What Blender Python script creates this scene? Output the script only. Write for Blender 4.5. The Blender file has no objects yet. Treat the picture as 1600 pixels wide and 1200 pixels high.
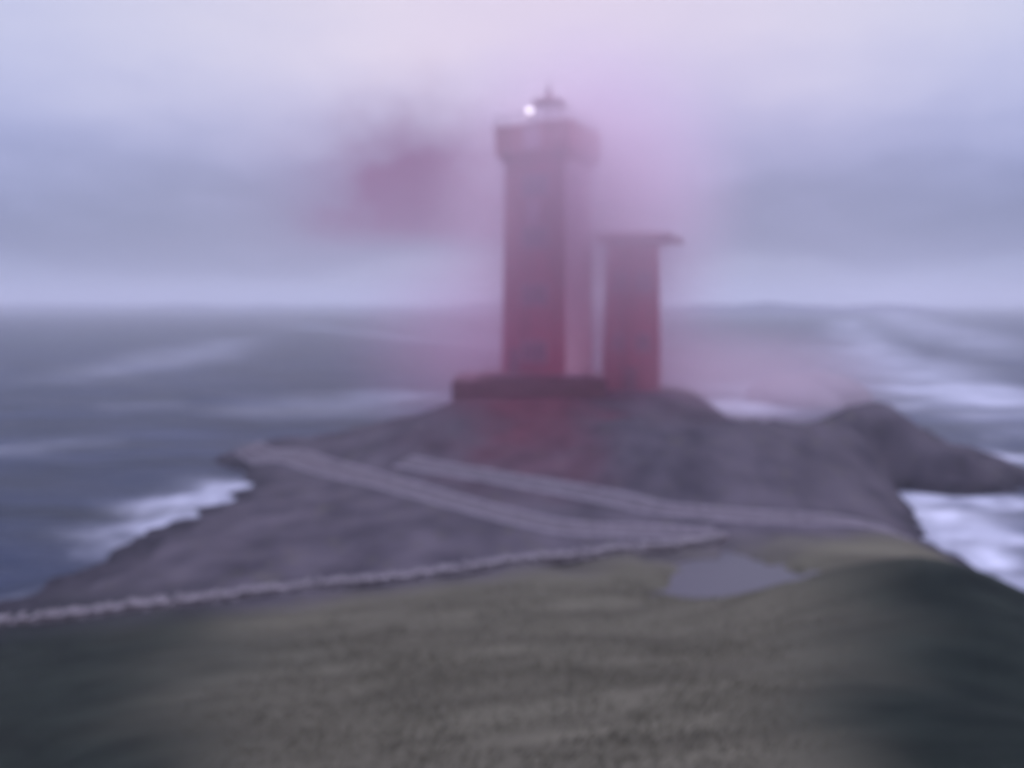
import bpy, bmesh, math, random
import numpy as np
from mathutils import Vector, Matrix
random.seed(7); rng = np.random.default_rng(7)
R = math.radians
S = bpy.context.scene
C = S.collection

# ------------------------------------------------------------------ camera
H = 14.0
PITCH = math.atan(127/1244.4)
cd = bpy.data.cameras.new('camera'); cam = bpy.data.objects.new('camera', cd); C.objects.link(cam)
cam.location = (0, 0, H); cam.rotation_euler = (math.pi/2-PITCH, 0, 0)
cd.lens = 28; cd.sensor_width = 36; cd.clip_end = 20000; cd.clip_start = .1
cd.dof.use_dof = True; cd.dof.focus_distance = 2.0; cd.dof.aperture_fstop = 1.0; cd.dof.aperture_blades = 0
S.camera = cam
FP = 28/36*1600

# ------------------------------------------------------------------ light, sky, exposure
SUN_EL, SUN_AZ = R(9), R(118)         # azimuth measured clockwise from +Y: low, from the right and a little behind
w = bpy.data.worlds.new('World'); S.world = w; w.use_nodes = True
nt = w.node_tree; N = nt.nodes; L = nt.links
bg = N['Background']; bg.inputs['Strength'].default_value = .1
def nn(t, **k):
    n = N.new(t)
    for a, b in k.items(): setattr(n, a, b)
    return n
sky = nn('ShaderNodeTexSky', sky_type='NISHITA', sun_disc=False)
sky.sun_elevation = SUN_EL; sky.sun_rotation = SUN_AZ; sky.air_density = 1.4; sky.dust_density = 2.0
tc = nn('ShaderNodeTexCoord'); sep = nn('ShaderNodeSeparateXYZ'); L.new(tc.outputs['Generated'], sep.inputs[0])
def mth(op, a, b=None, c=None, clamp=False):
    m = nn('ShaderNodeMath', operation=op); m.use_clamp = clamp
    for i, v in enumerate((a, b, c)):
        if v is None: continue
        if hasattr(v, 'links'): L.new(v, m.inputs[i])
        else: m.inputs[i].default_value = v
    return m.outputs[0]
def noise(vec, scale, det=4, rough=.5, sc=(1, 1, 1)):
    mp = nn('ShaderNodeMapping'); mp.inputs['Scale'].default_value = sc; L.new(vec, mp.inputs[0])
    n = nn('ShaderNodeTexNoise'); n.inputs['Scale'].default_value = scale; n.inputs['Detail'].default_value = det
    n.inputs['Roughness'].default_value = rough; L.new(mp.outputs[0], n.inputs[0]); return n.outputs[0]
def mixc(f, a, b, blend='MIX'):
    m = nn('ShaderNodeMix', data_type='RGBA', blend_type=blend)
    for i, v in ((0, f), (6, a), (7, b)):
        if hasattr(v, 'links'): L.new(v, m.inputs[i])
        elif isinstance(v, (int, float)): m.inputs[i].default_value = v
        else: m.inputs[i].default_value = (*v, 1)
    return m.outputs[2]
# elevation / azimuth of the view direction
el = mth('ARCSINE', sep.outputs[2]); az = mth('ARCTAN2', sep.outputs[0], sep.outputs[1])
nz = noise(tc.outputs['Generated'], 3.0, 5, .55, (1, 1, 3.2))
nzb = noise(tc.outputs['Generated'], 1.6, 3, .5, (1, 1, 2))
elw = mth('ADD', el, mth('MULTIPLY', mth('SUBTRACT', nz, .5), .16))       # cloud layers ride on noise
rp = nn('ShaderNodeValToRGB'); L.new(mth('DIVIDE', elw, .5, clamp=True), rp.inputs[0])
K = 8.0
stops = [(0.0, (.31, .335, .48)), (.065, (.335, .36, .50)), (.09, (.30, .32, .46)), (.12, (.215, .23, .355)), (.21, (.23, .245, .38)),
         (.32, (.38, .39, .60)), (.45, (.56, .55, .74)), (.62, (.69, .66, .79)), (1.0, (.72, .68, .77))]
cr = rp.color_ramp; cr.interpolation = 'B_SPLINE'
while len(cr.elements) < len(stops): cr.elements.new(.5)
for e, (p, c) in zip(cr.elements, stops): e.position = p; e.color = (*c, 1)
cl = rp.outputs[0]
def block(a0, sa, e0, se):
    wx = mth('MULTIPLY', mth('SUBTRACT', noise(tc.outputs['Generated'], 7.0, 5, .6, (1, 1, 1.6)), .5), .22)
    wy = mth('MULTIPLY', mth('SUBTRACT', noise(tc.outputs['Generated'], 9.0, 5, .6, (1, 1.3, 1)), .5), .13)
    u = mth('DIVIDE', mth('SUBTRACT', mth('ADD', az, wx), a0), sa); v = mth('DIVIDE', mth('SUBTRACT', mth('ADD', el, wy), e0), se)
    q = mth('ADD', mth('MULTIPLY', u, u), mth('MULTIPLY', v, v)); return mth('EXPONENT', mth('MULTIPLY', mth('POWER', q, 1.25), -1))
def gauss(a0, sa, e0, se, src=None):
    u = mth('DIVIDE', mth('SUBTRACT', az, a0), sa); v = mth('DIVIDE', mth('SUBTRACT', src or el, e0), se)
    return mth('EXPONENT', mth('MULTIPLY', mth('ADD', mth('MULTIPLY', u, u), mth('MULTIPLY', v, v)), -1))
# rosy glow of the low sun in the clouds in front, greyer towards the sides
cl = mixc(mth('MULTIPLY', gauss(.06, .30, .18, .30), .55), cl, mixc(1, cl, (1.16, .93, 1.04), 'MULTIPLY'))
# thicker dusky pink cloud left of the tower
blob = mth('MULTIPLY', block(-.098, .115, .13, .088), mth('MULTIPLY_ADD', nzb, .6, 1.1), clamp=True)
cl = mixc(mth('MULTIPLY', gauss(-.20, .10, .12, .07), .55), cl, (.28, .20, .36))
blob = mth('MULTIPLY', blob, mth('DIVIDE', mth('SUBTRACT', mth('ADD', el, mth('MULTIPLY', nzb, .02)), .07), .03, clamp=True))
cl = mixc(mth('MULTIPLY', blob, .95), cl, (.225, .095, .225))
# darker rain clouds towards both sides
side = mth('MULTIPLY', mth('MULTIPLY', mth('ABSOLUTE', az), mth('ABSOLUTE', az)), 1.8, clamp=True)
cl = mixc(mth('MULTIPLY', side, .9, clamp=True), cl, mixc(1, cl, (.62, .74, .96), 'MULTIPLY'))
cl = mixc(mth('MULTIPLY', mth('SUBTRACT', nz, .45), 1.1, clamp=True), cl, mixc(1, cl, (1.18, 1.16, 1.08), 'MULTIPLY'))
vm = nn('ShaderNodeVectorMath', operation='SCALE'); L.new(cl, vm.inputs[0]); L.new(mth('MULTIPLY', mth('MULTIPLY_ADD', mth('SMOOTH_MIN', mth('MAXIMUM', mth('SUBTRACT', el, .42), 0), .5, .1), 5.0, 1), K), vm.inputs['Scale'])   # overcast: the zenith is the brightest part
fin = mixc(.96, sky.outputs[0], vm.outputs[0])
L.new(fin, bg.inputs['Color'])

sl = bpy.data.lights.new('sun', 'SUN'); sl.energy = .5; sl.angle = R(14); sl.color = (1, .86, .80)
so = bpy.data.objects.new('sun', sl); C.objects.link(so)
sd = Vector((math.sin(SUN_AZ)*math.cos(SUN_EL), math.cos(SUN_AZ)*math.cos(SUN_EL), math.sin(SUN_EL)))
so.rotation_euler = sd.to_track_quat('Z', 'Y').to_euler()
S.view_settings.view_transform = 'Standard'; S.view_settings.look = 'None'; S.view_settings.exposure = .42
S.render.engine = 'CYCLES'
S.cycles.volume_bounces = 2; S.cycles.volume_step_rate = 2.0; S.cycles.volume_max_steps = 64

# ------------------------------------------------------------------ helpers
def ray(px, py):
    x = (px-800)/FP; y = (600-py)/FP
    return Vector((x, math.cos(PITCH)+y*math.sin(PITCH), -math.sin(PITCH)+y*math.cos(PITCH)))
def at(px, py, z):                     # point of the place at height z seen at that spot of the photo
    d = ray(px, py); t = (z-H)/d.z; return Vector((d.x*t, d.y*t, z))
def atY(px, py, Y):
    d = ray(px, py); t = Y/d.y; return Vector((d.x*t, Y, H+d.z*t))

def mat(name, col, rough=.85, spec=.3, var=.15, scale=2.0, bump=.2, bscale=12, stretch=(1, 1, 1), col2=None, emit=None, attr=None, metal=0):
    m = bpy.data.materials.new(name); m.use_nodes = True; t = m.node_tree; b = t.nodes['Principled BSDF']
    b.inputs['Roughness'].default_value = rough; b.inputs['Specular IOR Level'].default_value = spec; b.inputs['Metallic'].default_value = metal
    co = t.nodes.new('ShaderNodeTexCoord'); mp = t.nodes.new('ShaderNodeMapping'); mp.inputs['Scale'].default_value = stretch
    t.links.new(co.outputs['Object'], mp.inputs[0])
    n = t.nodes.new('ShaderNodeTexNoise'); n.inputs['Scale'].default_value = scale; n.inputs['Detail'].default_value = 6; t.links.new(mp.outputs[0], n.inputs[0])
    r = t.nodes.new('ShaderNodeValToRGB'); r.color_ramp.elements[0].position = .3; r.color_ramp.elements[1].position = .7
    c2 = col2 or tuple(min(1, c*(1+var*2)) for c in col)
    r.color_ramp.elements[0].color = (*[c*(1-var) for c in col], 1); r.color_ramp.elements[1].color = (*c2, 1)
    t.links.new(n.outputs[0], r.inputs[0]); t.links.new(r.outputs[0], b.inputs['Base Color'])
    n2 = t.nodes.new('ShaderNodeTexNoise'); n2.inputs['Scale'].default_value = bscale; n2.inputs['Detail'].default_value = 5; t.links.new(mp.outputs[0], n2.inputs[0])
    bp = t.nodes.new('ShaderNodeBump'); bp.inputs['Strength'].default_value = bump; bp.inputs['Distance'].default_value = .1
    t.links.new(n2.outputs[0], bp.inputs['Height']); t.links.new(bp.outputs[0], b.inputs['Normal'])
    if emit: b.inputs['Emission Color'].default_value = (*emit[0], 1); b.inputs['Emission Strength'].default_value = emit[1]
    return m
M = {
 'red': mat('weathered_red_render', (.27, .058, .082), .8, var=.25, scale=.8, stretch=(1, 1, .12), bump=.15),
 'pale': mat('lit_side_render', (.60, .42, .47), .8, var=.12, scale=2.4, stretch=(1, 1, .06), bump=.15),  # pale pink holds the light on the tower's right face
 'concrete': mat('stained_concrete', (.085, .04, .048), .9, var=.3, scale=1.2),
 'trim': mat('faded_trim_paint', (.42, .24, .30), .7, var=.1),
 'roof': mat('dull_red_roofing', (.16, .055, .07), .7, var=.2),
 'metal': mat('painted_iron', (.12, .06, .08), .5, spec=.5),
 'gravel': mat('pale_gravel', (.17, .14, .16), .95, var=.25, scale=5, bump=.5, bscale=30),
 'track': mat('worn_earth_track', (.09, .072, .085), .95, var=.25, scale=3, bump=.4),
 'stone': mat('pale_field_stone', (.15, .125, .135), .9, var=.3, scale=3, bump=.6, bscale=9),
 'hill': mat('distant_heath', (.06, .055, .09), .95, var=.25, scale=.01, bump=0),
 'rock': mat('bare_sea_rock', (.16, .13, .15), .9, var=.25, scale=.5, bump=.6, bscale=3),
 'white': mat('white_boat_paint', (.6, .6, .62), .5, var=.05),
 'lamp': mat('lit_lamp_lens', (.9, .9, .95), .3, emit=((1, .95, 1), 2.2)),
 'blade': mat('grass_blades', (.112, .098, .070), .9, var=.1, scale=.5, bump=0, col2=(.138, .122, .086)),
}
def glass():
    m = bpy.data.materials.new('window_glass'); m.use_nodes = True; b = m.node_tree.nodes['Principled BSDF']
    b.inputs['Base Color'].default_value = (.10, .05, .07, 1); b.inputs['Roughness'].default_value = .12; b.inputs['Specular IOR Level'].default_value = .7
    return m
M['glass'] = glass()
def lglass():
    m = bpy.data.materials.new('lantern_glass'); m.use_nodes = True; b = m.node_tree.nodes['Principled BSDF']
    b.inputs['Base Color'].default_value = (.93, .88, .95, 1); b.inputs['Roughness'].default_value = .02; b.inputs['IOR'].default_value = 1.05
    b.inputs['Transmission Weight'].default_value = 1
    return m
M['lglass'] = lglass()

def link(name, me, m, parent=None):
    o = bpy.data.objects.new(name, me); C.objects.link(o)
    if m: me.materials.append(m)
    if parent: o.parent = parent
    return o
def obj(name, bm, m, parent=None, smooth=False):
    me = bpy.data.meshes.new(name); bmesh.ops.recalc_face_normals(bm, faces=bm.faces[:])
    bm.to_mesh(me); bm.free()
    if smooth: me.polygons.foreach_set('use_smooth', [True]*len(me.polygons))
    return link(name, me, m, parent)
def tag(o, label=None, cat=None, group=None, kind=None):
    if label: o['label'] = label
    if cat: o['category'] = cat
    if group: o['group'] = group
    if kind: o['kind'] = kind
    return o
def thing(name, label, cat, loc, rz=0, group=None):
    o = bpy.data.objects.new(name, None); C.objects.link(o); o.location = loc; o.rotation_euler.z = rz
    o.empty_display_size = .5; return tag(o, label, cat, group)
def box(bm, x0, x1, y0, y1, z0, z1, bev=0):
    r = bmesh.ops.create_cube(bm, size=1, matrix=Matrix.Translation(((x0+x1)/2, (y0+y1)/2, (z0+z1)/2)) @ Matrix.Diagonal((x1-x0, y1-y0, z1-z0, 1)))
    if bev:
        es = list({e for v in r['verts'] for e in v.link_edges}); bmesh.ops.bevel(bm, geom=es, offset=bev, segments=2, affect='EDGES')
def frustum(bm, s0, s1, z0, z1):
    v = [bm.verts.new((sx*s, sy*s, z)) for z, s in ((z0, s0/2), (z1, s1/2)) for sx, sy in ((-1, -1), (1, -1), (1, 1), (-1, 1))]
    for i in range(4): j = (i+1) % 4; bm.faces.new((v[i], v[j], v[4+j], v[4+i]))
    bm.faces.new(v[:4][::-1]); bm.faces.new(v[4:])
def cyl(bm, p, q, r0, r1=None, n=10):
    p, q = Vector(p), Vector(q); d = q-p; r1 = r0 if r1 is None else r1
    mt = Matrix.Translation((p+q)/2) @ d.to_track_quat('Z', 'Y').to_matrix().to_4x4()
    bmesh.ops.create_cone(bm, cap_ends=True, segments=n, radius1=r0, radius2=max(r1, .001), depth=d.length, matrix=mt)
def B(): return bmesh.new()

# value noise
def vnoise(x, y, seed=0):
    xi = np.floor(x).astype(np.int64); yi = np.floor(y).astype(np.int64); fx = x-xi; fy = y-yi
    fx = fx*fx*(3-2*fx); fy = fy*fy*(3-2*fy)
    def h(a, b):
        n = (a*374761393 + b*668265263 + seed*1442695041) & 0x7fffffff
        n = ((n ^ (n >> 13))*1274126177) & 0x7fffffff
        return ((n ^ (n >> 16)) & 0xffff)/65535.0
    return (h(xi, yi)*(1-fx)+h(xi+1, yi)*fx)*(1-fy)+(h(xi, yi+1)*(1-fx)+h(xi+1, yi+1)*fx)*fy
def fbm(x, y, o=5, seed=0):
    s = 0; a = .5; t = 0
    for i in range(o): s = s+a*vnoise(x*2**i+17.3*i, y*2**i-9.1*i, seed+i); t += a; a *= .5
    return s/t-.5
def sstep(a, b, x): t = np.clip((x-a)/(b-a), 0, 1); return t*t*(3-2*t)

# ------------------------------------------------------------------ terrain of the headland
TY = 70.0
T0 = atY(822, 590, TY); BZ = T0.z                       # foot of the tower
ctl = []
def k(px, py, z): p = at(px, py, z); ctl.append((p.x, p.y, z)); return p
def kw(x, y, z): ctl.append((x, y, z))
for a in [(0, 960, 0), (-250, 1080, 0), (100, 910, 0), (200, 862, 0), (290, 815, 0), (375, 765, 0), (376, 732, 0), (372, 706, 0),
          (-300, 960, -3), (-100, 860, -3), (100, 810, -3), (280, 745, -3), (300, 700, -4),
          (200, 905, .8), (400, 820, 1.3), (500, 775, 1.6), (600, 850, 1.8), (800, 870, 2.2), (430, 735, 1.1),
          (0, 972, .8), (280, 945, 1.2), (560, 915, 1.6), (840, 880, 2.1), (1130, 842, 2.35), (640, 765, 2.1),
          
          (1200, 720, 3.9), (1350, 720, 3.0), (1050, 725, 4.0), (1380, 752, 1.0), (900, 690, 4.2), (760, 672, 4.2),
          (1392, 772, 0), (1440, 830, 0), (1520, 890, 0), (1600, 960, 0), (1800, 1090, 0),
          (1500, 800, -2.5), (1600, 860, -3), (1750, 960, -3), (1900, 1000, -4),
          (1540, 774, 0), (1600, 757, 0), (1500, 740, .7), (1500, 692, 1.6), (1550, 722, .8), (1590, 747, .2), (1700, 740, -3),
          (560, 965, 2.4), (0, 1050, 2.2), (0, 1200, 4.5), (400, 1100, 4.6), (800, 1200, 7.6), (800, 1050, 5.2), (800, 950, 3.2), (1080, 990, 4.0),
          (1170, 905, 2.2), (1120, 890, 2.25), (1230, 905, 2.25), (1180, 930, 2.4), (1300, 900, 4.3), (1300, 845, 2.3), (1420, 850, 2.1),
          (1480, 872, 5.6), (1380, 870, 5.6), (1275, 890, 5.0), (1600, 1000, 6.2), (1600, 1100, 7.8), (1300, 1100, 7.6), (1200, 1200, 8.6), (1600, 1200, 9.2), (1750, 1150, 7)]:
    k(*a)
for a, drop in [((450, 689, .9), -2), ((520, 684, 1.2), -2), ((580, 680, 1.5), -2), ((640, 657, 3.2), -2), ((700, 646, 4.6), -2),
                ((985, 655, 5.6), 2), ((1050, 660, 5.3), 1), ((1125, 661, 5.1), 1), ((1200, 661, 5.0), .5), ((1350, 657, 4.8), -1), ((1415, 657, 4.2), -1.5)]:
    p = k(*a); kw(p.x*1.18, p.y+12, drop); kw(p.x*1.4, p.y+28, -4)
kw(42, 76, -1.5); kw(47, 72, -1.5); kw(38, 80, -2); kw(T0.x, TY, BZ-1.3);  kw(T0.x-5, TY-5, BZ-1.6); kw(T0.x+3, TY+15, 5); kw(T0.x+5, TY+30, -3); kw(T0.x+13, TY+1, 5.6); kw(T0.x-14, TY+8, 1)
kw(0, 0, 10); kw(0, -15, 11.5); kw(-15, -5, 8); kw(15, -5, 10); kw(-40, -10, 3); kw(45, -10, 3); kw(-70, 0, -4); kw(80, 10, -4); kw(0, -60, 14); kw(-80, -60, 6); kw(90, -60, 6)
kw(-60, 110, -5); kw(80, 110, -5); kw(10, 125, -5); kw(-70, 60, -5); kw(85, 60, -5)
def dense(pts, n=4):
    for a, b in zip(pts[:-1], pts[1:]):
        for i in range(n): q = a.lerp(b, i/n); ctl.append((q.x, q.y, q.z))
lowp = [at(385, 698, 1.2), at(500, 728, 1.7), at(640, 765, 2.1), at(770, 800, 2.3), at(880, 824, 2.35), at(1000, 831, 2.35), at(1120, 834, 2.35)]
upp = [at(628, 722, 2.6), at(740, 741, 2.6), at(850, 760, 2.5), at(960, 781, 2.45), at(1060, 800, 2.4), at(1250, 812, 2.35), at(1410, 822, 2.0)]
wallp = [at(-60, 985, .7), at(150, 962, 1.0), at(400, 932, 1.4), at(640, 905, 1.8), at(860, 878, 2.1), at(1010, 857, 2.3), at(1128, 840, 2.35)]
dense(lowp, 2); dense(upp, 2); dense(wallp, 2)
ctl = np.array(ctl)
_, keep = np.unique(np.round(ctl[:, :2]/.7), axis=0, return_index=True); ctl = ctl[np.sort(keep)]
TRK = [np.array([(p.x, p.y, p.z) for p in P]) for P in (lowp, upp, wallp)]
def track_dist(x, y):
    best = np.full(x.shape, 99.0)
    for P in TRK:
        for a, b in zip(P[:-1], P[1:]):
            d = b-a; t = np.clip(((x-a[0])*d[0]+(y-a[1])*d[1])/(d[0]**2+d[1]**2), 0, 1)
            best = np.minimum(best, np.hypot(x-a[0]-t*d[0], y-a[1]-t*d[1]))
    return best
CC = 1.6
def kern(r2): return -np.sqrt(r2+CC*CC)
def solve():
    P = ctl[:, :2]; n = len(P); D = ((P[:, None]-P[None])**2).sum(-1); A = kern(D)-np.eye(n)*.04
    Q = np.c_[np.ones(n), P]; MM = np.block([[A, Q], [Q.T, np.zeros((3, 3))]])
    return np.linalg.solve(MM, np.r_[ctl[:, 2], 0, 0, 0])
W = solve()
PB = at(1172, 906, 2.2)                                  # the pool
def height(x, y, detail=True):
    x = np.asarray(x, float); y = np.asarray(y, float); sh = x.shape; x = x.ravel(); y = y.ravel()
    z = W[-3]+W[-2]*x+W[-1]*y
    for i, (cx, cy, _) in enumerate(ctl): z = z+W[i]*kern((x-cx)**2+(y-cy)**2)
    pr = np.hypot((x-PB.x)/3.9, (y-PB.y)/4.6)+fbm(x/1.9, y/1.9, 5, 61)*1.0+fbm(x/.8, y/.9, 4, 66)*1.1; pool = 1-sstep(.45, 1.25, pr)
    z = z*(1-pool)+1.62*pool
    rf = sstep(29, 33, x)*sstep(56, 60, y)*(1-sstep(95, 105, y))       # low reef running out to the right
    cap = np.where(x < 33, 4.3, 4.3-(x-33)*.42)-((y-67)/5.5)**2*.8; z = z*(1-rf)+np.clip(z, cap-.9, cap)*rf
    if detail:
        tk = sstep(1, 5, track_dist(x, y)); z = z+fbm(x/9, y/9, 5, 3)*.7*tk*sstep(-1, 2, z)*(1-pool)+fbm(x/1.6, y/1.6, 4, 9)*.16*tk*(1-pool)
        rock = sstep(-2, 3, y-(33.5+x*.30))*tk*(1-pool)
        rid = 1-np.abs(fbm(x/3.1+y/9, y/4.2, 5, 41))*6; z = z+rock*(np.clip(rid, -1, 1)*.22+np.abs(fbm(x/1.3, y/1.3, 4, 44))*.5)
    dx_ = x-T0.x-3; d = np.hypot(np.where(dx_ > 0, dx_*.6, dx_), (y-TY)); f = 1-sstep(5.5, 13.5, d); z = z*(1-f)+(BZ-1.35)*f
    return z.reshape(sh)
nx, ny = 400, 430
gx = np.linspace(-85, 95, nx); gy = np.linspace(-60, 125, ny)
X, Y = np.meshgrid(gx, gy); Z = np.maximum(height(X, Y), -6)
def grid_mesh(name, X, Y, Z, close=False):
    r, c = X.shape; v = np.stack([X, Y, Z], -1).reshape(-1, 3)
    i = np.arange(r*c).reshape(r, c)
    if close: i = np.c_[i, i[:, :1]]
    q = np.stack([i[:-1, :-1], i[:-1, 1:], i[1:, 1:], i[1:, :-1]], -1).reshape(-1, 4)
    me = bpy.data.meshes.new(name); me.vertices.add(len(v)); me.vertices.foreach_set('co', v.ravel())
    me.loops.add(q.size); me.loops.foreach_set('vertex_index', q.ravel())
    me.polygons.add(len(q)); me.polygons.foreach_set('loop_start', np.arange(0, q.size, 4)); me.polygons.foreach_set('loop_total', np.full(len(q), 4))
    me.update(calc_edges=True); me.polygons.foreach_set('use_smooth', np.ones(len(q), bool)); return me
def land_mat():
    m = bpy.data.materials.new('headland_turf_and_rock'); m.use_nodes = True; t = m.node_tree; b = t.nodes['Principled BSDF']
    b.inputs['Roughness'].default_value = .95; b.inputs['Specular IOR Level'].default_value = .05
    co = t.nodes.new('ShaderNodeTexCoord')
    def nz(sc, st=(1, 1, 1), rot=0, det=6):
        mp = t.nodes.new('ShaderNodeMapping'); mp.inputs['Scale'].default_value = st; mp.inputs['Rotation'].default_value = (0, 0, rot); t.links.new(co.outputs['Object'], mp.inputs[0])
        n = t.nodes.new('ShaderNodeTexNoise'); n.inputs['Scale'].default_value = sc; n.inputs['Detail'].default_value = det; t.links.new(mp.outputs[0], n.inputs[0]); return n.outputs[0]
    def ramp(src, a, ca, bb, cb):
        r = t.nodes.new('ShaderNodeValToRGB'); e = r.color_ramp.elements; e[0].position = a; e[1].position = bb; e[0].color = (*ca, 1); e[1].color = (*cb, 1)
        t.links.new(src, r.inputs[0]); return r.outputs[0]
    def mix(f, a, bb):
        x = t.nodes.new('ShaderNodeMix'); x.data_type = 'RGBA'; t.links.new(f, x.inputs[0]); t.links.new(a, x.inputs[6]); t.links.new(bb, x.inputs[7]); return x.outputs[2]
    heath = ramp(nz(.35, (1, 1, .3)), .3, (.042, .035, .045), .72, (.098, .080, .096))
    turf = ramp(nz(.5, (.35, 1.6, 1), .5), .32, (.070, .061, .045), .7, (.120, .106, .078))
    dark = ramp(nz(.6), .3, (.007, .010, .009), .7, (.018, .023, .019))  # near-black tone for the painted corner vignette and the dark knoll
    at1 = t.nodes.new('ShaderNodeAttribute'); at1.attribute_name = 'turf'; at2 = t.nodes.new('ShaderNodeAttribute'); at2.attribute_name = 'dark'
    c = heath
    lic = t.nodes.new('ShaderNodeMapRange'); lic.inputs[1].default_value = .58; lic.inputs[2].default_value = .70; lic.inputs[3].default_value = 0; lic.inputs[4].default_value = .45; t.links.new(nz(1.1, det=8), lic.inputs[0])
    c = mix(lic.outputs[0], c, turf)
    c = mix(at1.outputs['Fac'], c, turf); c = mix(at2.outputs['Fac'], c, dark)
    # wet, weed dark band along the waterline
    sx = t.nodes.new('ShaderNodeSeparateXYZ'); t.links.new(co.outputs['Object'], sx.inputs[0])
    ad = t.nodes.new('ShaderNodeMath'); ad.operation = 'MULTIPLY_ADD'; t.links.new(nz(.8), ad.inputs[0]); ad.inputs[1].default_value = -1.4; t.links.new(sx.outputs[2], ad.inputs[2])
    wet = t.nodes.new('ShaderNodeMapRange'); wet.inputs[1].default_value = -.5; wet.inputs[2].default_value = .4; wet.inputs[3].default_value = 1; wet.inputs[4].default_value = 0; t.links.new(ad.outputs[0], wet.inputs[0])
    c = mix(wet.outputs[0], c, ramp(nz(2.0), .3, (.016, .014, .019), .7, (.045, .038, .048)))
    at3 = t.nodes.new('ShaderNodeAttribute'); at3.attribute_name = 'reddish'
    c = mix(at3.outputs['Fac'], c, ramp(nz(.5), .3, (.085, .022, .034), .7, (.15, .05, .068)))
    t.links.new(c, b.inputs['Base Color'])
    bp = t.nodes.new('ShaderNodeBump'); bp.inputs['Strength'].default_value = .4; bp.inputs['Distance'].default_value = .2
    t.links.new(nz(1.6, det=9), bp.inputs['Height']); t.links.new(bp.outputs[0], b.inputs['Normal'])
    return m
me = grid_mesh('headland', X, Y, Z)
wall_y = lambda x: 33.5+x*.30                             # rough line of the stone wall in plan
tf = 1-sstep(-1.5, 3, (Y-(wall_y(X)))+fbm(X/4, Y/4, 4, 5)*4); tf = np.clip(tf, 0, 1)
KN = at(1500, 960, 6)
def darkness(X, Y):          # corner vignette painted into the ground colour, plus the dark right knoll
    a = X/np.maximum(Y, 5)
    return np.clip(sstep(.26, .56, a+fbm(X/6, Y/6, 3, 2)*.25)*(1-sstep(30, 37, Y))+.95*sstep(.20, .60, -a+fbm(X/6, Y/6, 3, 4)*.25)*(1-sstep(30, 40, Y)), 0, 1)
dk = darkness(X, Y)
ru = np.exp(-((X-T0.x-1-fbm(X/4, Y/4, 5, 12)*12)/(5+.0*Y))**2)*sstep(44, 62, Y+fbm(X/3, Y/3, 3, 14)*8)*.8   # reddish ground colour below the tower
for n, a in (('turf', tf), ('dark', dk), ('reddish', ru)):
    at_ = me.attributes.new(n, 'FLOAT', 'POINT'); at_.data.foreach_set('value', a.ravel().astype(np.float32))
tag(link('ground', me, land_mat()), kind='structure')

# ------------------------------------------------------------------ sea
nr, na = 330, 900
rr = 6.0*np.power(5500/6.0, np.linspace(0, 1, nr)); th = np.linspace(0, 2*math.pi, na, endpoint=False)
RR, TH = np.meshgrid(rr, th, indexing='ij'); SX = RR*np.sin(TH); SY = RR*np.cos(TH)
amp = np.exp(-RR/350)
ws = 0
for i in range(26):
    lam = 2.2*1.22**i if i < 12 else rng.uniform(3, 22); a = rng.normal(1.25, .45); ph = rng.uniform(0, 6.28)
    A = .0065*lam if lam < 30 else .15
    A = A*np.clip((lam/(RR*.035+.1))-.6, 0, 1)
    ws = ws+A*np.sin((SX*math.cos(a)+SY*math.sin(a))*6.283/lam+ph+fbm(SX/20, SY/20, 2, i)*5)
SZ = ws*amp*.8
sea = grid_mesh('sea', SX, SY, SZ, close=True)
foam = np.zeros_like(SX)
def streak(p0, p1, wd, s, seed, soft=1.0):
    global foam
    a = at(*p0, 0); b_ = at(*p1, 0); d = b_-a; Ln = math.hypot(d.x, d.y); ux, uy = d.x/Ln, d.y/Ln
    u = (SX-a.x)*ux+(SY-a.y)*uy; v = -(SX-a.x)*uy+(SY-a.y)*ux
    v = v+fbm(SX/(wd*2), SY/(wd*2), 4, seed)*wd*1.6
    g = np.exp(-(v/wd)**2)*sstep(-.15*Ln, .15*Ln, u)*(1-sstep(.85*Ln, 1.15*Ln, u))
    n = np.clip(.6+1.5*fbm(SX/(wd*.9), SY/(wd*.5), 5, seed+50), 0, 1.3)
    foam = np.maximum(foam, g*s*n)
streak((150, 845), (372, 772), 2.4, .85, 1); streak((200, 800), (372, 758), 3.4, .8, 2); streak((-20, 948), (90, 930), .9, .9, 3); streak((120, 870), (300, 828), 1.2, .35, 31)
streak((-20, 705), (185, 690), 4, .18, 4); streak((150, 638), (290, 630), 6, .18, 5); streak((150, 590), (360, 530), 13, .3, 6); streak((420, 650), (620, 610), 10, .22, 7)
streak((1395, 776), (1640, 950), 3.0, 1.0, 8); streak((1400, 778), (1620, 790), 2.2, 1.0, 9); streak((1450, 800), (1640, 850), 4.5, .95, 10); streak((1500, 702), (1640, 728), 3.2, .95, 11)
streak((1100, 640), (1260, 625), 7, .75, 12); streak((1120, 612), (1200, 600), 9, .5, 13); streak((1340, 540), (1620, 660), 13, .68, 14); streak((1320, 500), (1450, 620), 12, .5, 15)
streak((1380, 475+12), (1600, 560), 24, .45, 16); streak((1490, 690), (1640, 668), 2.5, .2, 17); streak((1400, 640), (1600, 632), 6, .5, 18); streak((420, 505), (900, 555), 10, .25, 19); streak((600, 500), (860, 545), 7, .25, 20)
at_ = sea.attributes.new('foam', 'FLOAT', 'POINT'); at_.data.foreach_set('value', np.clip(foam, 0, 1).ravel().astype(np.float32))
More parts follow.
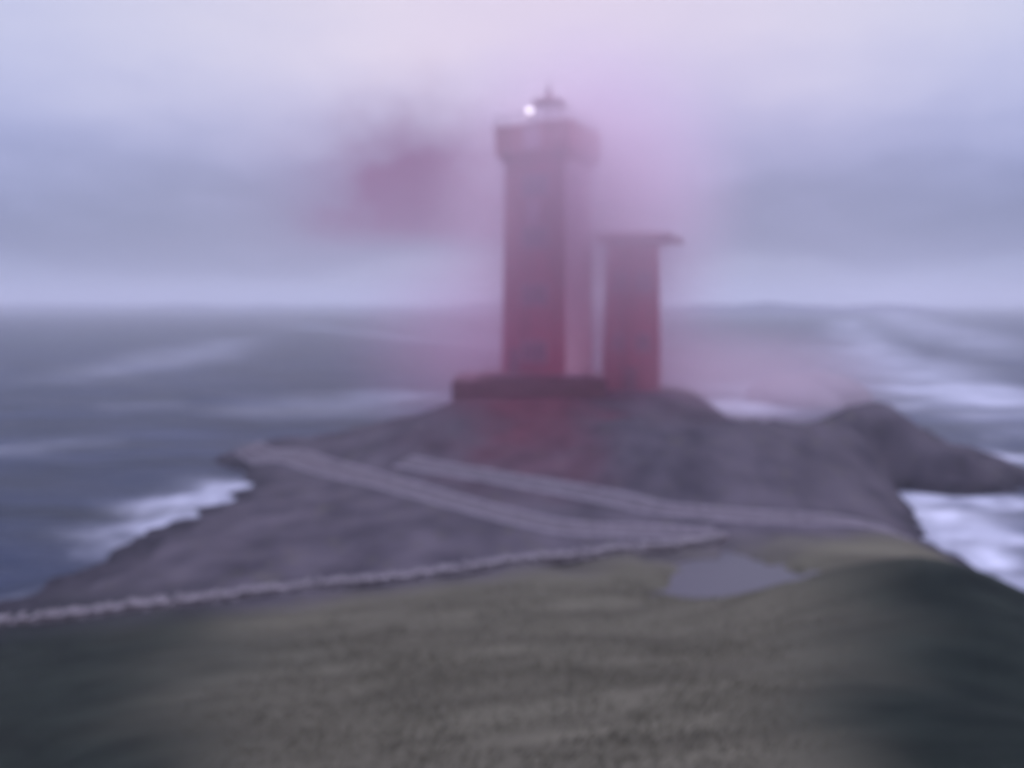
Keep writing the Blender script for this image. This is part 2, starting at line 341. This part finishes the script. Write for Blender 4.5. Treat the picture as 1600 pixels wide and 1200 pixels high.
def sea_mat():
    m = bpy.data.materials.new('grey_sea_water'); m.use_nodes = True; t = m.node_tree; b = t.nodes['Principled BSDF']
    co = t.nodes.new('ShaderNodeTexCoord')
    def nz(sc, st, det=6):
        mp = t.nodes.new('ShaderNodeMapping'); mp.inputs['Scale'].default_value = st; mp.inputs['Rotation'].default_value = (0, 0, .15); t.links.new(co.outputs['Object'], mp.inputs[0])
        n = t.nodes.new('ShaderNodeTexNoise'); n.inputs['Scale'].default_value = sc; n.inputs['Detail'].default_value = det; t.links.new(mp.outputs[0], n.inputs[0]); return n.outputs[0]
    r = t.nodes.new('ShaderNodeValToRGB'); e = r.color_ramp.elements; e[0].position = .35; e[1].position = .68; e[0].color = (.002, .006, .018, 1); e[1].color = (.018, .026, .062, 1)
    t.links.new(nz(.09, (.5, 1.8, 1)), r.inputs[0])
    a = t.nodes.new('ShaderNodeAttribute'); a.attribute_name = 'foam'
    mx = t.nodes.new('ShaderNodeMix'); mx.data_type = 'RGBA'; t.links.new(a.outputs['Fac'], mx.inputs[0]); t.links.new(r.outputs[0], mx.inputs[6]); mx.inputs[7].default_value = (.62, .60, .70, 1)
    t.links.new(mx.outputs[2], b.inputs['Base Color'])
    rg = t.nodes.new('ShaderNodeMapRange'); rg.inputs[3].default_value = .38; rg.inputs[4].default_value = .9; t.links.new(a.outputs['Fac'], rg.inputs[0]); t.links.new(rg.outputs[0], b.inputs['Roughness'])
    b.inputs['IOR'].default_value = 1.33; b.inputs['Specular IOR Level'].default_value = .22
    bp = t.nodes.new('ShaderNodeBump'); bp.inputs['Strength'].default_value = .8; bp.inputs['Distance'].default_value = .5
    t.links.new(nz(.6, (.5, 1.3, 1), 8), bp.inputs['Height']); t.links.new(bp.outputs[0], b.inputs['Normal'])
    return m
tag(link('sea', sea, sea_mat()), kind='structure')

# rock pool among the turf
bm = B(); ring = [bm.verts.new((PB.x+4.8*math.cos(a), PB.y+5.4*math.sin(a), 1.93)) for a in np.linspace(0, 6.283, 48, endpoint=False)]
bm.faces.new(ring)
pm = bpy.data.materials.new('still_pool_water'); pm.use_nodes = True; b = pm.node_tree.nodes['Principled BSDF']; b.inputs['Base Color'].default_value = (.05, .045, .06, 1); b.inputs['Roughness'].default_value = .5
tag(obj('pool_water', bm, pm), kind='structure')

# ------------------------------------------------------------------ tracks and walls
def curve_pts(pts, step):
    P = [Vector((p[0], p[1])) for p in pts]; out = []
    for i in range(len(P)-1):
        p0 = P[max(i-1, 0)]; p1 = P[i]; p2 = P[i+1]; p3 = P[min(i+2, len(P)-1)]
        n = max(2, int((p2-p1).length/step))
        for j in range(n):
            t = j/n; out.append(.5*((2*p1)+(p2-p0)*t+(2*p0-5*p1+4*p2-p3)*t*t+(3*p1-p0-3*p2+p3)*t**3))
    out.append(P[-1]); return out
def ribbon(name, pts, wd, lift, m, off=0.0, parent=None, cross=3):
    c = curve_pts(pts, .5); n = len(c); xs = np.zeros((n, cross)); ys = np.zeros((n, cross))
    for i, p in enumerate(c):
        d = (c[min(i+1, n-1)]-c[max(i-1, 0)]).normalized(); nrm = Vector((-d.y, d.x))
        wv = wd*(1+.25*math.sin(i*.9)*math.sin(i*.37))
        for j in range(cross):
            o = off+wv*(j/(cross-1)-.5); xs[i, j] = p.x+nrm.x*o; ys[i, j] = p.y+nrm.y*o
    zs = height(xs, ys)+lift
    zs[:, 0] -= lift+.12; zs[:, -1] -= lift+.12
    return link(name, grid_mesh(name, xs, ys, zs), m, parent)
for nm, pts, wd in (('path', lowp, 2.0), ('path', upp, 1.7)):
    tag(ribbon(nm, pts, wd, .10, M['track'], cross=7), kind='structure')
    for s in (-1, 1): tag(ribbon('path_edge', pts, .27, .15, M['gravel'], off=s*wd*.5, cross=4), kind='structure')
def stone_wall(pts, h, wd, label, sz=.36):
    c = curve_pts(pts, sz*.75); bm = B(); rnd = random.Random(len(pts)*31+int(h*10))
    z = height(np.array([p.x for p in c]), np.array([p.y for p in c])); o0 = c[0]
    z = np.convolve(np.pad(z, 8, mode='edge'), np.ones(17)/17, 'valid')
    for i, p in enumerate(c):
        d = (c[min(i+1, len(c)-1)]-c[max(i-1, 0)]); a = math.atan2(d.y, d.x); nrm = Vector((-math.sin(a), math.cos(a)))
        lv = 0; ly = 0
        while lv < h:
            sh = rnd.uniform(.16, .28)
            for s in (-1, 0, 1):
                q = p+nrm*s*wd*.3+Vector((rnd.uniform(-.05, .05), rnd.uniform(-.05, .05)))
                mt = Matrix.Translation((q.x-o0.x, q.y-o0.y, z[i]+lv+sh*.3-z[0])) @ Matrix.Rotation(a+rnd.uniform(-.3, .3), 4, 'Z') @ Matrix.Rotation(rnd.uniform(-.15, .15), 4, 'X') @ Matrix.Diagonal((sz*rnd.uniform(.45, .62), wd*.27, sh*.62, 1))
                r = bmesh.ops.create_icosphere(bm, subdivisions=1, radius=1, matrix=mt)
            lv += sh
    o = obj('stone_wall', bm, M['stone']); o.location = (o0.x, o0.y, z[0]); return tag(o, label, 'stone wall')
stone_wall(wallp, .27, .65,
           'long low pale stone wall running from the left edge to the bend of the path')

# ------------------------------------------------------------------ lighthouse
TH0 = R(30)
PXM = TY/FP                                              # metres per photo pixel there
def zy(py): return atY(830, py, TY).z
SD = 5.75
cx0 = atY(858, 590, TY).x
LZ = BZ-.1
lh = thing('lighthouse', 'tall square red lighthouse tower with lit lantern on a dark plinth', 'lighthouse', (cx0, TY+2.6, LZ), TH0)
lh.rotation_euler.z = -R(27)
def hz(py): return zy(py)-LZ
top = hz(262)
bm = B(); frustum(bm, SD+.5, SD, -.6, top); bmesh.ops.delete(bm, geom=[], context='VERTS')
# right hand face gets a paler colour with its light painted in
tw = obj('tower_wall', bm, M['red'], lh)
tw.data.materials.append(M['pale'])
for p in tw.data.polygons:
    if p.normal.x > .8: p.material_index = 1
# ribs added on the pale side to carry its vertical light streaks
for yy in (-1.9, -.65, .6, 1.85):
    bm = B(); box(bm, SD/2+.0, SD/2+.16, yy-.16, yy+.16, .6, top-.4); r = obj('streak_rib', bm, M['pale'] if yy > 0 else M['trim'], lh)
bm = B(); frustum(bm, SD, SD+1.3, top, top+.9); obj('corbel', bm, M['red'], lh)
g0, g1 = top+.9, hz(206)
bm = B(); frustum(bm, SD+1.3, SD+1.3, g0, g1); box(bm, -SD/2-.8, SD/2+.8, -SD/2-.8, SD/2+.8, g1, g1+.22, .05)
obj('gallery', bm, M['red'], lh)
# tall stair window in the upper half of the front, and a window on each floor
def window(parent, x, z, wd, h, y, bars, face='front'):
    bm = B(); t = .12
    def bx(x0, x1, z0, z1, d0, d1): box(bm, x0, x1, y-d1, y-d0, z0, z1)
    bx(x-wd/2-t, x-wd/2, z-t, z+h+t, -.02, .12); bx(x+wd/2, x+wd/2+t, z-t, z+h+t, -.02, .12); bx(x-wd/2, x+wd/2, z+h, z+h+t, -.02, .12); bx(x-wd/2, x+wd/2, z-t, z, -.02, .16)
    f = obj('window', bm, M['trim'], parent)
    bm = B(); box(bm, x-wd/2+.004, x+wd/2-.004, y-.055, y-.004, z+.004, z+h-.004); obj('pane', bm, M['glass'], f)
    bm = B()
    for i in range(1, bars): q = x-wd/2+wd*i/bars; box(bm, q-.055, q+.055, y-.10, y-.057, z+.01, z+h-.01)
    obj('mullion', bm, M['trim'], f)
def fy(z): return -(SD+.5-(.5)*(z+.6)/(top+.6))/2
for py in (312, 393, 482, 570):
    z = hz(py); window(lh, .1, z, 2.3, 1.65, fy(z)-.02, 4)
bm = B(); box(bm, -.55, .55, fy(0)-.12, fy(0)+.05, hz(356), hz(322)); obj('stair_panel', bm, M['trim'], lh)
bm = B(); box(bm, -2.35, -1.35, fy(0)-.10, fy(0)+.1, 0, 2.2, .02); dr = obj('door', bm, M['metal'], lh)
bm = B(); cyl(bm, (-1.5, fy(0)-.10, 1.05), (-1.5, fy(0)-.2, 1.05), .05); obj('handle', bm, M['trim'], dr)
# pale central panel on the gallery parapet
bm = B(); box(bm, -.75, .75, -SD/2-.72, -SD/2-.64, g0+.15, g1-.1); obj('parapet_panel', bm, M['trim'], lh)
# railing
gt = g1+.22
for sx, sy, ex, ey in ((-1, -1, 1, -1), (1, -1, 1, 1), (1, 1, -1, 1), (-1, 1, -1, -1)):
    bm = B(); e = SD/2+.65
    for h in (.45, .9): cyl(bm, (sx*e, sy*e, gt+h), (ex*e, ey*e, gt+h), .025, n=6)
    for j in range(6): f = j/6; cyl(bm, (e*(sx+(ex-sx)*f), e*(sy+(ey-sy)*f), gt), (e*(sx+(ex-sx)*f), e*(sy+(ey-sy)*f), gt+.9), .025, n=6)
    obj('railing', bm, M['metal'], lh)
# lantern
lr = 1.35; l1 = hz(158)
bm = B(); cyl(bm, (0, 0, gt), (0, 0, gt+.55), lr+.12, n=10); obj('lantern_base', bm, M['roof'], lh)
bm = B()
for i in range(10): a = math.tau*i/10; cyl(bm, (lr*math.cos(a), lr*math.sin(a), gt+.55), (lr*math.cos(a), lr*math.sin(a), l1), .035, n=6)
for z_ in (gt+.6, l1-.05):
    rr_ = bmesh.ops.create_cone(bm, cap_ends=True, segments=10, radius1=lr+.06, radius2=lr+.06, depth=.08, matrix=Matrix.Translation((0, 0, z_)))
lf = obj('lantern_frame', bm, M['metal'], lh)
bm = B(); cyl(bm, (0, 0, gt+.64), (0, 0, l1-.09), .13, n=8); obj('lens_column', bm, M['metal'], lf)
bm = B(); r = bmesh.ops.create_cone(bm, cap_ends=False, segments=10, radius1=lr-.05, radius2=lr-.05, depth=l1-gt-.56, matrix=Matrix.Translation((0, 0, (gt+.55+l1)/2)))
obj('lantern_glass', bm, M['lglass'], lf)
bm = B(); cyl(bm, (0, 0, l1), (0, 0, l1+.15), lr+.25, lr+.2, n=20); cyl(bm, (0, 0, l1+.15), (0, 0, l1+.75), lr+.15, .25, n=20); cyl(bm, (0, 0, l1+.7), (0, 0, l1+1.05), .26, .2, n=12)
bmesh.ops.create_uvsphere(bm, u_segments=12, v_segments=8, radius=.28, matrix=Matrix.Translation((0, 0, l1+1.1)))
obj('lantern_roof', bm, M['roof'], lh)
bm = B(); cyl(bm, (0, 0, l1+1.2), (0, 0, l1+2.3), .035, .02, n=6); cyl(bm, (-.5, 0, l1+1.75), (.5, 0, l1+1.75), .02, n=6); obj('mast', bm, M['metal'], lh)
# lamp: stands at the left of the lantern
lp = Matrix.Rotation(R(27), 3, 'Z') @ Vector((-1.75, -1.6, 0)); lz = hz(177)
bm = B(); bmesh.ops.create_uvsphere(bm, u_segments=20, v_segments=14, radius=.30, matrix=Matrix.Translation((lp.x, lp.y, lz)))
lm = obj('lamp', bm, M['lamp'], lh, True)
bm = B(); cyl(bm, (lp.x, lp.y, gt), (lp.x, lp.y, lz-.28), .07, n=8); cyl(bm, (lp.x, lp.y, lz-.38), (lp.x, lp.y, lz-.27), .25, n=12); obj('lamp_post', bm, M['metal'], lm)
# plinth terrace the lighthouse stands on
bm = B(); pw = atY(825, 590, TY)
bx0 = atY(708, 590, TY-2).x; bx1 = atY(945, 590, TY-2).x
box(bm, bx0-bx0, bx1-bx0, 0, 9, -3.5, .35, .06); box(bm, 2.2, bx1-bx0-1.2, .6, 8.5, .35, .62, .04)
pt = obj('terrace', bm, M['concrete']); pt.location = (bx0, TY-3.6, BZ-.28); tag(pt, 'dark stained concrete platform under the foot of the tall lighthouse', 'platform')
lh.location.z = BZ+.3
# boulders at the foot of the pale side
def boulder(x, y, z, s, label, m='stone', seed=1, flat=.6, name='boulder', group=None):
    bm = B(); bmesh.ops.create_icosphere(bm, subdivisions=4, radius=1)
    for v in bm.verts:
        n = fbm(np.array([v.co.x*1.3+seed*7.7+v.co.z]), np.array([v.co.y*1.3-v.co.z*.8]), 5, seed)[0]
        v.co *= 1+n*.7
        v.co.z *= flat
    o = obj(name, bm, M[m], None, True); o.location = (x, y, z); o.scale = s if isinstance(s, tuple) else (s, s, s)
    return tag(o, label, 'rock', group)
for px, s, lb in ((888, .42, 'pale knobbly rock nearest the front corner of the lighthouse foot'), (903, .55, 'largest pale rock against the foot of the lighthouse side wall'), (926, .40, 'small pale rock at the outer end of the dark plinth')):
    p = atY(px, 575, TY-2.3); boulder(p.x, TY-2.0, BZ+.45, s, lb, 'trim', seed=px)

# ------------------------------------------------------------------ lookout building with flared roof
DY = 73.0
q = atY(990, 590, DY); LB = float(height(np.array([q.x]), np.array([DY]))[0])
lk = thing('lookout_building', 'shorter square red building with wide flared flat roof right of the lighthouse', 'building', (q.x+.1, DY+1.6, LB), -R(12))
def hy(py): return atY(990, py, DY).z-LB
w2 = 4.5; tz = hy(385)
bm = B(); frustum(bm, w2+.9, w2, -2.5, tz); obj('wall', bm, M['red'], lk)
bm = B(); frustum(bm, w2+.02, w2+2.2, tz, tz+.75); frustum(bm, w2+2.6, w2+2.4, tz+.75, tz+1.05); frustum(bm, w2+2.0, w2-1, tz+1.05, tz+1.3)
box(bm, w2/2, w2/2+2.2, -w2/2+.4, w2/2-.4, tz+.35, tz+.74)
obj('roof', bm, M['roof'], lk)
def f2(z): return -(w2+.9-.9*(z+2.5)/(tz+2.5))/2-.02
for x in (-1.05, 1.05):
    z = hy(455); window(lk, x, z, 1.3, 1.7, f2(z+.0), 4)
for x in (-1.05, 1.05):
    z = hy(545); window(lk, x, z, 1.1, 1.4, f2(z+.0), 3)
bm = B(); box(bm, -.5, .5, f2(0)-.06, f2(0)+.2, 0, 2.1, .02); dd = obj('door', bm, M['metal'], lk)

# ------------------------------------------------------------------ sea rocks, far shore, boats
p = at(1335, 655, 0)
boulder(p.x+1, 112, -.6, (8.6, 7, 6.6), 'rounded pale rock islet behind the dark right hand ridge', 'rock', seed=5, flat=.75, name='rock_islet')
def hills(name, px0, px1, D, h, seed):
    n = 160; xs = np.linspace((px0-800)/FP*D, (px1-800)/FP*D, n); dd = np.linspace(0, 1, 14)
    XX = np.tile(xs, (14, 1)); YY = D+np.tile(dd[:, None], (1, n))*D*.25
    env = np.sin(np.pi*np.clip(np.linspace(0, 1, n), 0, 1))**.35
    prof = (h*(.62+1.1*fbm(xs/(D*.11), xs*0+seed, 5, seed)))*env
    ZZ = prof[None]*np.sin(np.pi*np.clip(dd, 0, 1))[:, None]**.7-.5+fbm(XX/40, YY/40, 3, seed)*2*env[None]
    return tag(link(name, grid_mesh(name, XX, YY, ZZ), M['hill']), kind='structure')
hills('far_shore', -500, 900, 1500, 17, 3)
hills('far_shore', 560, 1250, 1350, 18, 8)
hills('far_shore', 1080, 1520, 1000, 17, 11)
def boat(px, py, label):
    p = at(px, py, 0); t = thing('boat', label, 'boat', p, .3, 'boats on the left horizon')
    bm = B(); prof = [(-2.6, .9), (-1, 1.1), (1, 1.0), (2.3, .5), (3.1, .05)]
    a = [bm.verts.new((x, -y, .9)) for x, y in prof]; b_ = [bm.verts.new((x, y, .9)) for x, y in prof]; c = [bm.verts.new((x*.92, 0, -.2)) for x, y in prof]
    for i in range(4):
        bm.faces.new((a[i], a[i+1], c[i+1], c[i])); bm.faces.new((b_[i+1], b_[i], c[i], c[i+1])); bm.faces.new((a[i+1], a[i], b_[i], b_[i+1]))
    bm.faces.new((a[0], c[0], b_[0])); obj('hull', bm, M['metal'], t)
    bm = B(); box(bm, -1.8, .2, -.6, .6, .9, 2.1, .1); obj('cabin', bm, M['metal'], t)
    bm = B(); cyl(bm, (-.8, 0, 2.1), (-.8, 0, 3.6), .05, n=6); mm = obj('mast', bm, M['metal'], t)
    bm = B(); bmesh.ops.create_uvsphere(bm, u_segments=10, v_segments=8, radius=.32, matrix=Matrix.Translation((-.8, 0, 3.8))); obj('lamp', bm, M['lamp'], mm)
boat(478, 494, 'tiny boat light nearer the viewer on the left sea')
boat(507, 488, 'tiny boat light farther out, close under the horizon line')

# ------------------------------------------------------------------ foreground grass
gm = M['blade'].node_tree; gb = gm.nodes['Principled BSDF']; tl = gm.nodes.new('ShaderNodeBsdfTranslucent'); ms = gm.nodes.new('ShaderNodeMixShader')
gm.links.new(gb.inputs['Base Color'].links[0].from_socket, tl.inputs['Color']); ms.inputs[0].default_value = .45
gm.links.new(gb.outputs[0], ms.inputs[1]); gm.links.new(tl.outputs[0], ms.inputs[2]); gm.links.new(ms.outputs[0], gm.nodes['Material Output'].inputs['Surface'])
def grass(n):
    dist = 9+rng.random(n)**.8*24; ang = rng.uniform(-.72, .72, n); x = dist*np.tan(ang)*.95; y = dist
    keep = (y < wall_y(x)-1.0) & (fbm(x/2.5, y/2.5, 4, 21) > -.3+rng.random(n)*.35); x = x[keep]; y = y[keep]; n = len(x)
    z = height(x, y); kk = (z > .8) & (1-np.clip(darkness(x, y), 0, 1)*1.5 > rng.random(n)) & (np.hypot((x-PB.x)/4.0, (y-PB.y)/5.0) > 1.05); x, y, z = x[kk], y[kk], z[kk]; n = len(x)
    h = rng.uniform(.04, .11, n)*(1+1.5*np.clip(fbm(x/3, y/3, 3, 30), -.3, .5)); a = rng.uniform(0, 6.28, n); wv = .02+h*.05
    lx = 1.3*h+rng.normal(0, .4, n)*h; ly = rng.normal(.5, .4, n)*h
    dx = np.cos(a)*wv; dy = np.sin(a)*wv
    V = np.stack([np.c_[x-dx, y-dy, z-.03], np.c_[x+dx, y+dy, z-.03], np.c_[x+lx, y+ly, z+h]], 1).reshape(-1, 3)
    me = bpy.data.meshes.new('grass'); me.vertices.add(len(V)); me.vertices.foreach_set('co', V.ravel()); me.loops.add(len(V)); me.loops.foreach_set('vertex_index', np.arange(len(V)))
    me.polygons.add(n); me.polygons.foreach_set('loop_start', np.arange(0, 3*n, 3)); me.polygons.foreach_set('loop_total', np.full(n, 3)); me.update(calc_edges=True)
    return tag(link('grass', me, M['blade']), 'rough olive grass covering the near slope below the stone wall', 'grass', kind='stuff')
grass(60000)

# ------------------------------------------------------------------ air: haze and drifting rosy mist
def vol(name, col, dens, an=.0):
    m = bpy.data.materials.new(name); m.use_nodes = True; t = m.node_tree; t.nodes.remove(t.nodes['Principled BSDF'])
    v = t.nodes.new('ShaderNodeVolumePrincipled'); v.inputs['Color'].default_value = (*col, 1); v.inputs['Density'].default_value = dens; v.inputs['Anisotropy'].default_value = an
    t.links.new(v.outputs[0], t.nodes['Material Output'].inputs['Volume']); return m, t, v
bm = B(); box(bm, -5600, 5600, -5600, 5600, -8, 60); hm, _, _ = vol('sea_haze', (.90, .90, .98), .0008, .5)
tag(obj('haze', bm, hm), 'thin pale sea haze lying over the whole view', 'haze', kind='stuff')
def mist(label, c, r, col, dens, nsc=.0):
    bm = B(); bmesh.ops.create_icosphere(bm, subdivisions=4, radius=1)
    m, t, v = vol('drifting_mist', col, 0, .6)
    co = t.nodes.new('ShaderNodeTexCoord'); ln = t.nodes.new('ShaderNodeVectorMath'); ln.operation = 'LENGTH'; t.links.new(co.outputs['Object'], ln.inputs[0])
    mr = t.nodes.new('ShaderNodeMapRange'); mr.interpolation_type = 'SMOOTHSTEP'; mr.inputs[1].default_value = 1; mr.inputs[2].default_value = .0; mr.inputs[3].default_value = 0; mr.inputs[4].default_value = dens
    t.links.new(ln.outputs['Value'], mr.inputs[0]); t.links.new(mr.outputs[0], v.inputs['Density'])
    o = obj('mist', bm, m, None, True); o.location = c; o.scale = r
    return tag(o, label, 'mist', kind='stuff')
mist('rosy mist drifting around the top of the lighthouse', (cx0+3, TY-3, BZ+15), (15, 12, 16), (.985, .80, .91), .20)
mist('rosy mist drifting round the foot of the lighthouse', (cx0-1, TY, BZ+3), (20, 14, 13), (.95, .58, .78), .08)
mist('pale mist lying on the ground right of the buildings', (cx0+17, TY+3, BZ-.5), (19, 12, 6.5), (.98, .80, .90), .11)
